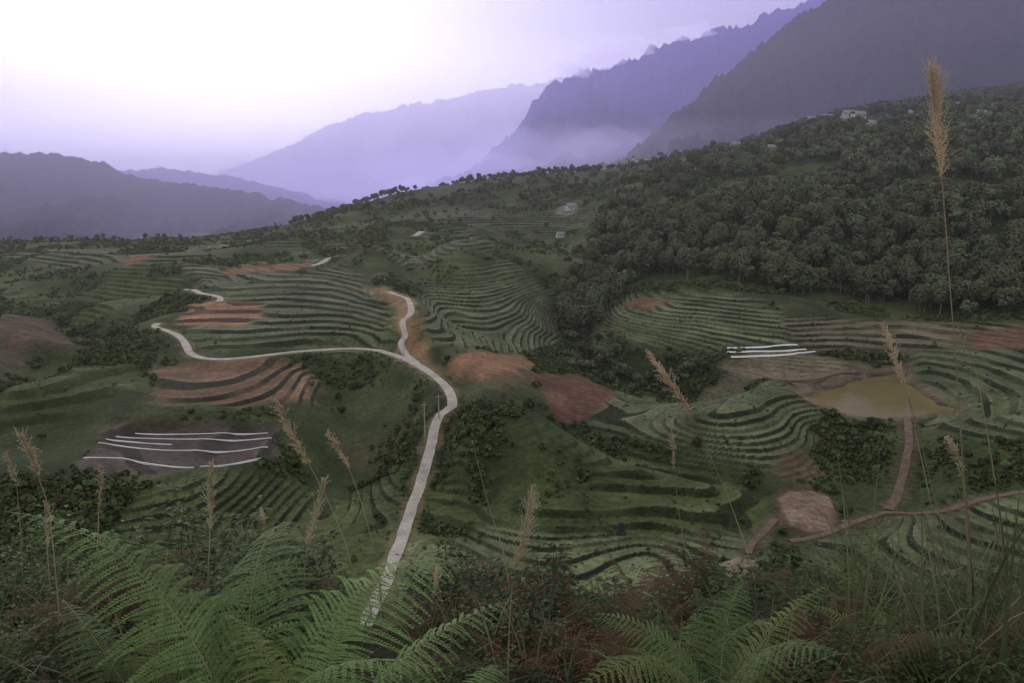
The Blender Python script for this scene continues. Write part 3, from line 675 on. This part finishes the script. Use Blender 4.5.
def blades(nb,urange,Yr_,ln,wd,cols,seed):
    r=np.random.default_rng(seed); V=[];Cc=[]
    ncl=nb//14
    for c in range(ncl):
        u=r.uniform(*urange); Y_=r.uniform(*Yr_); x0,y0,z0=at(u,Y_); cl=np.array(cols[r.integers(len(cols))]); lk=.3 if (320<u<435 and Y_>3.6) else 1.
        for k in range(14):
            az=r.uniform(0,6.28); L=r.uniform(*ln)*lk; el=r.uniform(.9,1.5); dr=r.uniform(.4,2.); p=np.array([x0+r.normal()*.08,y0+r.normal()*.08,z0-.05]); w=wd*r.uniform(.6,1.2)
            sd=np.array([-math.sin(az),math.cos(az),0]); col=cl*r.uniform(.6,1.4); ns=6; prev=None
            for i in range(ns+1):
                e=el-dr*(i/ns)**1.5; ww=w*(1-(i/ns)**2*.92)*(.6+.4*min(1,i/2)); cur=(p-sd*ww,p+sd*ww)
                if prev: V+= [prev[0],prev[1],cur[1],cur[0]]; Cc+=[col]*4
                prev=cur; p=p+np.array([math.cos(az)*math.cos(e),math.sin(az)*math.cos(e),math.sin(e)])*L/ns
    V=np.array(V); return V,np.arange(len(V)).reshape(-1,4),np.array(Cc)
gr=[(.08,.11,.04),(.12,.14,.06),(.06,.085,.032),(.20,.17,.10)]
v,q,c=blades(5200,(-150,1180),(2.8,9.5),(.3,.75),.006,gr,5)
o=mk('grass',v,q,[m_sl],col=c); tag(o,'wild grass covering the near slope','grass','stuff')
v,q,c=blades(420,(840,1100),(3.0,7),(.7,1.35),.008,gr[:3]+[(.15,.16,.09)],6)
o=mk('tall_grass',v,q,[m_sl],col=c); tag(o,'tall arching grass blades on the near slope','grass','stuff')
m_stem=mat('reed_stem',(.28,.24,.15),ns=5,na=.2); m_pl2=mat('reed_plume',(.58,.46,.32),ns=12,na=.25,trans=.3,rough=.8); m_pl3=mat('pale_reed_plume',(.50,.43,.30),ns=12,na=.25,trans=.3,rough=.8)
def reed(px,Y_,nhead,w=.05,dens=150,m=None,seed=0,stemr=.005,droop=.35):
    r=np.random.default_rng(seed+100)
    pts=[]
    for i,(u,v) in enumerate(px):
        a,b,c=ray(u,v); yy=Y_+.15*math.sin(i*1.3+seed); t=yy/b; pts.append((a*t,yy,CZ+c*t))
    l=pts[-1]; g=float(Hs(l[0]+.02,l[1]));
    if l[2]>g+.02: pts.append((l[0]+(l[0]-pts[-2][0])*.25,l[1],g-.05))
    c=cr(pts,.03); base=c[-1].copy()
    hb=np.array(pts[nhead]); ib=int(np.argmin(np.linalg.norm(c-hb,axis=1)))
    e=bpy.data.objects.new('reed_grass',None); sc.collection.objects.link(e); e.location=base
    tag(e,'tall dry reed grass stem with feathery tan plume','reed grass',group='reed grass on the near slope')
    st=c[::2]-base; rad=np.linspace(.3,1,len(st))*stemr
    child('stem',tube(st,rad,5),m_stem,e)
    if ib<3: return
    V=[]; ax=c[:ib+1]; side=r.uniform(0,6.28)
    for k in range(dens):
        t=r.random()**.9; i=t*(len(ax)-1); j=min(int(i),len(ax)-2); p=ax[j]+(ax[j+1]-ax[j])*(i-j)
        T=ax[max(0,j-2)]-ax[min(len(ax)-1,j+2)]; T/=np.linalg.norm(T)+1e-9
        a=side+r.normal()*1.3; R_=np.array([math.cos(a),math.sin(a),0])
        prof=(.35+1.3*math.sin(math.pi*min(1,t*.8+.12)))*w*r.choice([1,1,1.35])
        d=T*1.0+R_*r.uniform(.15,.5); d/=np.linalg.norm(d); ln=prof*r.uniform(1.1,2.2)
        q=p.copy(); ns=7
        for s in range(ns):
            d=d+np.array([0,0,-droop*.12])+r.normal(size=3)*.07; d/=np.linalg.norm(d); q2=q+d*ln/ns
            sd=np.cross(d,r.normal(size=3)); sd/=np.linalg.norm(sd)
            V+=[q-sd*.0007,q+sd*.0007,q2+sd*.0007,q2-sd*.0007]
            for u_ in range(2):
                dd=d+r.normal(size=3)*.5; dd/=np.linalg.norm(dd); ls=r.uniform(.007,.014); s3=np.cross(dd,r.normal(size=3)); s3/=np.linalg.norm(s3)
                V+=[q2,q2+dd*ls*.5+s3*.002,q2+dd*ls,q2+dd*ls*.5-s3*.002]
            q=q2
    V=np.array(V)-base; child('plume',(V,np.arange(len(V)).reshape(-1,4)),m or m_pl2,e)
reed([(931,72),(936,125),(942,180),(951,300),(960,420),(968,560),(974,670)],4.0,2,.045,300,seed=1,stemr=.0055)
reed([(884,326),(893,352),(905,386),(918,430),(932,490),(945,545),(950,640)],4.6,2,.026,130,seed=2,stemr=.004)
reed([(650,353),(668,378),(691,415),(712,460),(732,508),(752,570),(760,640)],4.4,2,.026,130,seed=3,stemr=.004)
reed([(671,421),(672,440),(674,470),(680,520),(690,580),(695,640)],5.2,2,.018,60,m_pl3,4)
reed([(279,402),(291,430),(310,466),(330,505),(350,560),(362,640)],4.4,2,.028,140,seed=5)
reed([(327,431),(337,448),(350,471),(365,515),(378,570),(385,640)],5.0,2,.022,90,seed=6)
reed([(212,466),(211,495),(210,530),(208,580),(206,640)],4.2,2,.025,120,m_pl3,7)
reed([(531,492),(525,530),(514,572),(512,600),(512,645)],4.6,2,.038,190,m_pl3,8)
reed([(262,508),(264,518),(265,532),(266,590),(266,640)],5.4,2,.018,60,m_pl3,9)
reed([(472,440),(473,444),(474,448),(490,510),(505,560),(514,640)],4.2,1,.01,10,m_pl2,10)
reed([(20,436),(29,452),(38,476),(50,520),(62,640)],3.9,2,.028,120,m_pl3,11)
reed([(100,466),(100,485),(99,505),(97,560),(95,640)],4.8,2,.018,70,m_pl3,12)
reed([(45,502),(46,522),(47,546),(50,590),(52,640)],4.6,2,.018,70,m_pl3,13)
reed([(324,482),(316,515),(307,546),(304,590),(303,640)],4.4,2,.024,120,m_pl3,14)
reed([(438,565),(436,582),(434,602),(434,645)],4.4,2,.018,70,m_pl2,15)
reed([(947,438),(955,452),(962,478),(968,540),(972,650)],4.2,2,.02,80,m_pl3,16)
reed([(6,455),(12,470),(17,488),(22,560),(24,640)],4.8,2,.018,60,m_pl3,17)
reed([(958,325),(966,345),(975,368),(985,420),(1000,520),(1010,645)],4.6,1,.01,10,m_pl3,18)
reed([(845,520),(846,540),(848,560),(850,640)],5.2,1,.02,20,m_pl3,19)
reed([(905,380),(915,430),(930,500),(938,560),(942,645)],4.9,1,.008,8,m_pl3,20)
print('fg',time.time()-T0)

# ---------------- mist ----------------
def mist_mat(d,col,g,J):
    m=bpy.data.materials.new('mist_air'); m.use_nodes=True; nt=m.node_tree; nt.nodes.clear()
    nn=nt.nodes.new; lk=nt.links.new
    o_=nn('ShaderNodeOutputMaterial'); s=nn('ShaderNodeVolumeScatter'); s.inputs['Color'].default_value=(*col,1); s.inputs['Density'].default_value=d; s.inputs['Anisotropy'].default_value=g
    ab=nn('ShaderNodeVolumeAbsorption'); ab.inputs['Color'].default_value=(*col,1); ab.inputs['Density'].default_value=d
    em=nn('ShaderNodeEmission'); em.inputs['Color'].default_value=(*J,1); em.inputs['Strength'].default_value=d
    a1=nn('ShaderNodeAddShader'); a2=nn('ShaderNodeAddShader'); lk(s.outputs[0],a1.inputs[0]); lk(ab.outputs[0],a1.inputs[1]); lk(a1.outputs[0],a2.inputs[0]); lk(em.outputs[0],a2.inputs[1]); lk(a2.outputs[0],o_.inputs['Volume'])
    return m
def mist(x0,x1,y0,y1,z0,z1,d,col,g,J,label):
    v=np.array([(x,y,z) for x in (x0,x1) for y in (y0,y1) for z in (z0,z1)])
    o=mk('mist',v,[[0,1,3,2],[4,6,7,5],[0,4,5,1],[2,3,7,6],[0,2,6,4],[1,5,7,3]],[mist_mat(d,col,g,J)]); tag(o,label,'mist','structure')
# the small emission terms stand for light scattered more than once inside the mist
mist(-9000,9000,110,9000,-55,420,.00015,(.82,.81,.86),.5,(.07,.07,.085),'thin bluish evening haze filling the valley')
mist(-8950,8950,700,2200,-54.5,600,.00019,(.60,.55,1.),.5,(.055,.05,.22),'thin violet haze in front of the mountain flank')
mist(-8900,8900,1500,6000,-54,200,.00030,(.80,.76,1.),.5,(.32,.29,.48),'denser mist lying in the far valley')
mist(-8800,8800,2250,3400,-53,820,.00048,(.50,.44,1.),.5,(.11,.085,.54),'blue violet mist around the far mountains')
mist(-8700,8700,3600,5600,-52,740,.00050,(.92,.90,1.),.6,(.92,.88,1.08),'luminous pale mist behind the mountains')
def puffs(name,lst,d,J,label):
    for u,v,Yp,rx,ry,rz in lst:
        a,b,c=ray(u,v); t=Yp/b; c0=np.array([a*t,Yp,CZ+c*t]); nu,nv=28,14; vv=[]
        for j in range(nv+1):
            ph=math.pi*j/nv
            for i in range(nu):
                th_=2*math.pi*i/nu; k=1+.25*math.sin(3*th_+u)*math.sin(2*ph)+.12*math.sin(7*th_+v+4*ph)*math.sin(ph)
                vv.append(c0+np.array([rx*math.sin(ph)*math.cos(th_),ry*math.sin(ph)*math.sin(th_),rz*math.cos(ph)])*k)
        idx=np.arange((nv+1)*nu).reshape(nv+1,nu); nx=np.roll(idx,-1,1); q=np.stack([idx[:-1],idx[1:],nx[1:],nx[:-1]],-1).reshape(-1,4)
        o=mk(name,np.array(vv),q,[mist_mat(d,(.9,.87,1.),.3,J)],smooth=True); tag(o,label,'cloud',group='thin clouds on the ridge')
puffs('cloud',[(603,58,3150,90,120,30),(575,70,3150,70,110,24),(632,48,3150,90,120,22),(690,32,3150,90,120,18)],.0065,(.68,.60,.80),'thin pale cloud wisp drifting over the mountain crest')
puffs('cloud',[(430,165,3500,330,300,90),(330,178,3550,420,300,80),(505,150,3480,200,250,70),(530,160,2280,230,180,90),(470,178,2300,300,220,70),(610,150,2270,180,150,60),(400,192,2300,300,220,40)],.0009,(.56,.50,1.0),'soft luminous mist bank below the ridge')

# ---------------- world, sun, camera ----------------
w=bpy.data.worlds.new('World'); sc.world=w; w.use_nodes=True; nt=w.node_tree; N=nt.nodes; L=nt.links; N.clear()
az=math.radians(-21); el=math.radians(14)
sd=(math.sin(az)*math.cos(el),math.cos(az)*math.cos(el),math.sin(el))
out=N.new('ShaderNodeOutputWorld'); sky=N.new('ShaderNodeTexSky'); sky.sky_type='NISHITA'; sky.sun_disc=False; sky.sun_elevation=el; sky.sun_rotation=az; sky.dust_density=1
hs=N.new('ShaderNodeHueSaturation'); hs.inputs['Saturation'].default_value=.15; L.new(sky.outputs[0],hs.inputs['Color'])
b1=N.new('ShaderNodeBackground'); b1.inputs['Strength'].default_value=.05; L.new(hs.outputs[0],b1.inputs['Color'])
tc=N.new('ShaderNodeTexCoord'); sx=N.new('ShaderNodeSeparateXYZ'); L.new(tc.outputs['Generated'],sx.inputs[0])
rp=N.new('ShaderNodeValToRGB'); L.new(sx.outputs['Z'],rp.inputs[0]); el_=rp.color_ramp.elements
el_[0].position=0; el_[0].color=(.66,.60,.67,1); el_[1].position=1; el_[1].color=(.48,.475,.46,1)
e=el_.new(.18); e.color=(.53,.475,.535,1); e=el_.new(.40); e.color=(.44,.435,.43,1)
dt=N.new('ShaderNodeVectorMath'); dt.operation='DOT_PRODUCT'; L.new(tc.outputs['Generated'],dt.inputs[0]); dt.inputs[1].default_value=(math.sin(az)*.999,math.cos(az)*.999,.01)
mr=N.new('ShaderNodeMapRange'); mr.inputs['From Min'].default_value=.78; mr.inputs['From Max'].default_value=1.; mr.inputs['To Max'].default_value=1.; L.new(dt.outputs['Value'],mr.inputs['Value'])
pw=N.new('ShaderNodeMath'); pw.operation='POWER'; pw.inputs[1].default_value=1.7; L.new(mr.outputs[0],pw.inputs[0])
vs=N.new('ShaderNodeVectorMath'); vs.operation='SCALE'; vs.inputs[0].default_value=(1.15,1.18,1.08); L.new(pw.outputs[0],vs.inputs['Scale'])
ad=N.new('ShaderNodeVectorMath'); ad.operation='ADD'; L.new(rp.outputs[0],ad.inputs[0]); L.new(vs.outputs[0],ad.inputs[1])
b2=N.new('ShaderNodeBackground'); b2.inputs['Strength'].default_value=1.; L.new(ad.outputs[0],b2.inputs['Color'])
as_=N.new('ShaderNodeAddShader'); L.new(b1.outputs[0],as_.inputs[0]); L.new(b2.outputs[0],as_.inputs[1]); L.new(as_.outputs[0],out.inputs[0])
sl_=bpy.data.lights.new('sun','SUN'); sl_.energy=1.1; sl_.angle=math.radians(12); sl_.color=(1,.88,.74)
so=bpy.data.objects.new('sun',sl_); sc.collection.objects.link(so); so.rotation_euler=Vector(sd).to_track_quat('Z','Y').to_euler()
cm=bpy.data.cameras.new('camera'); cm.lens=28; cm.sensor_width=36; cm.clip_start=.05; cm.clip_end=40000
co=bpy.data.objects.new('camera',cm); sc.collection.objects.link(co); co.location=(0,0,CZ); co.rotation_euler=(math.pi/2-P,0,0); sc.camera=co
sc.view_settings.view_transform='Standard'; sc.view_settings.look='None'; sc.view_settings.exposure=0; sc.view_settings.gamma=1
print('done',time.time()-T0)
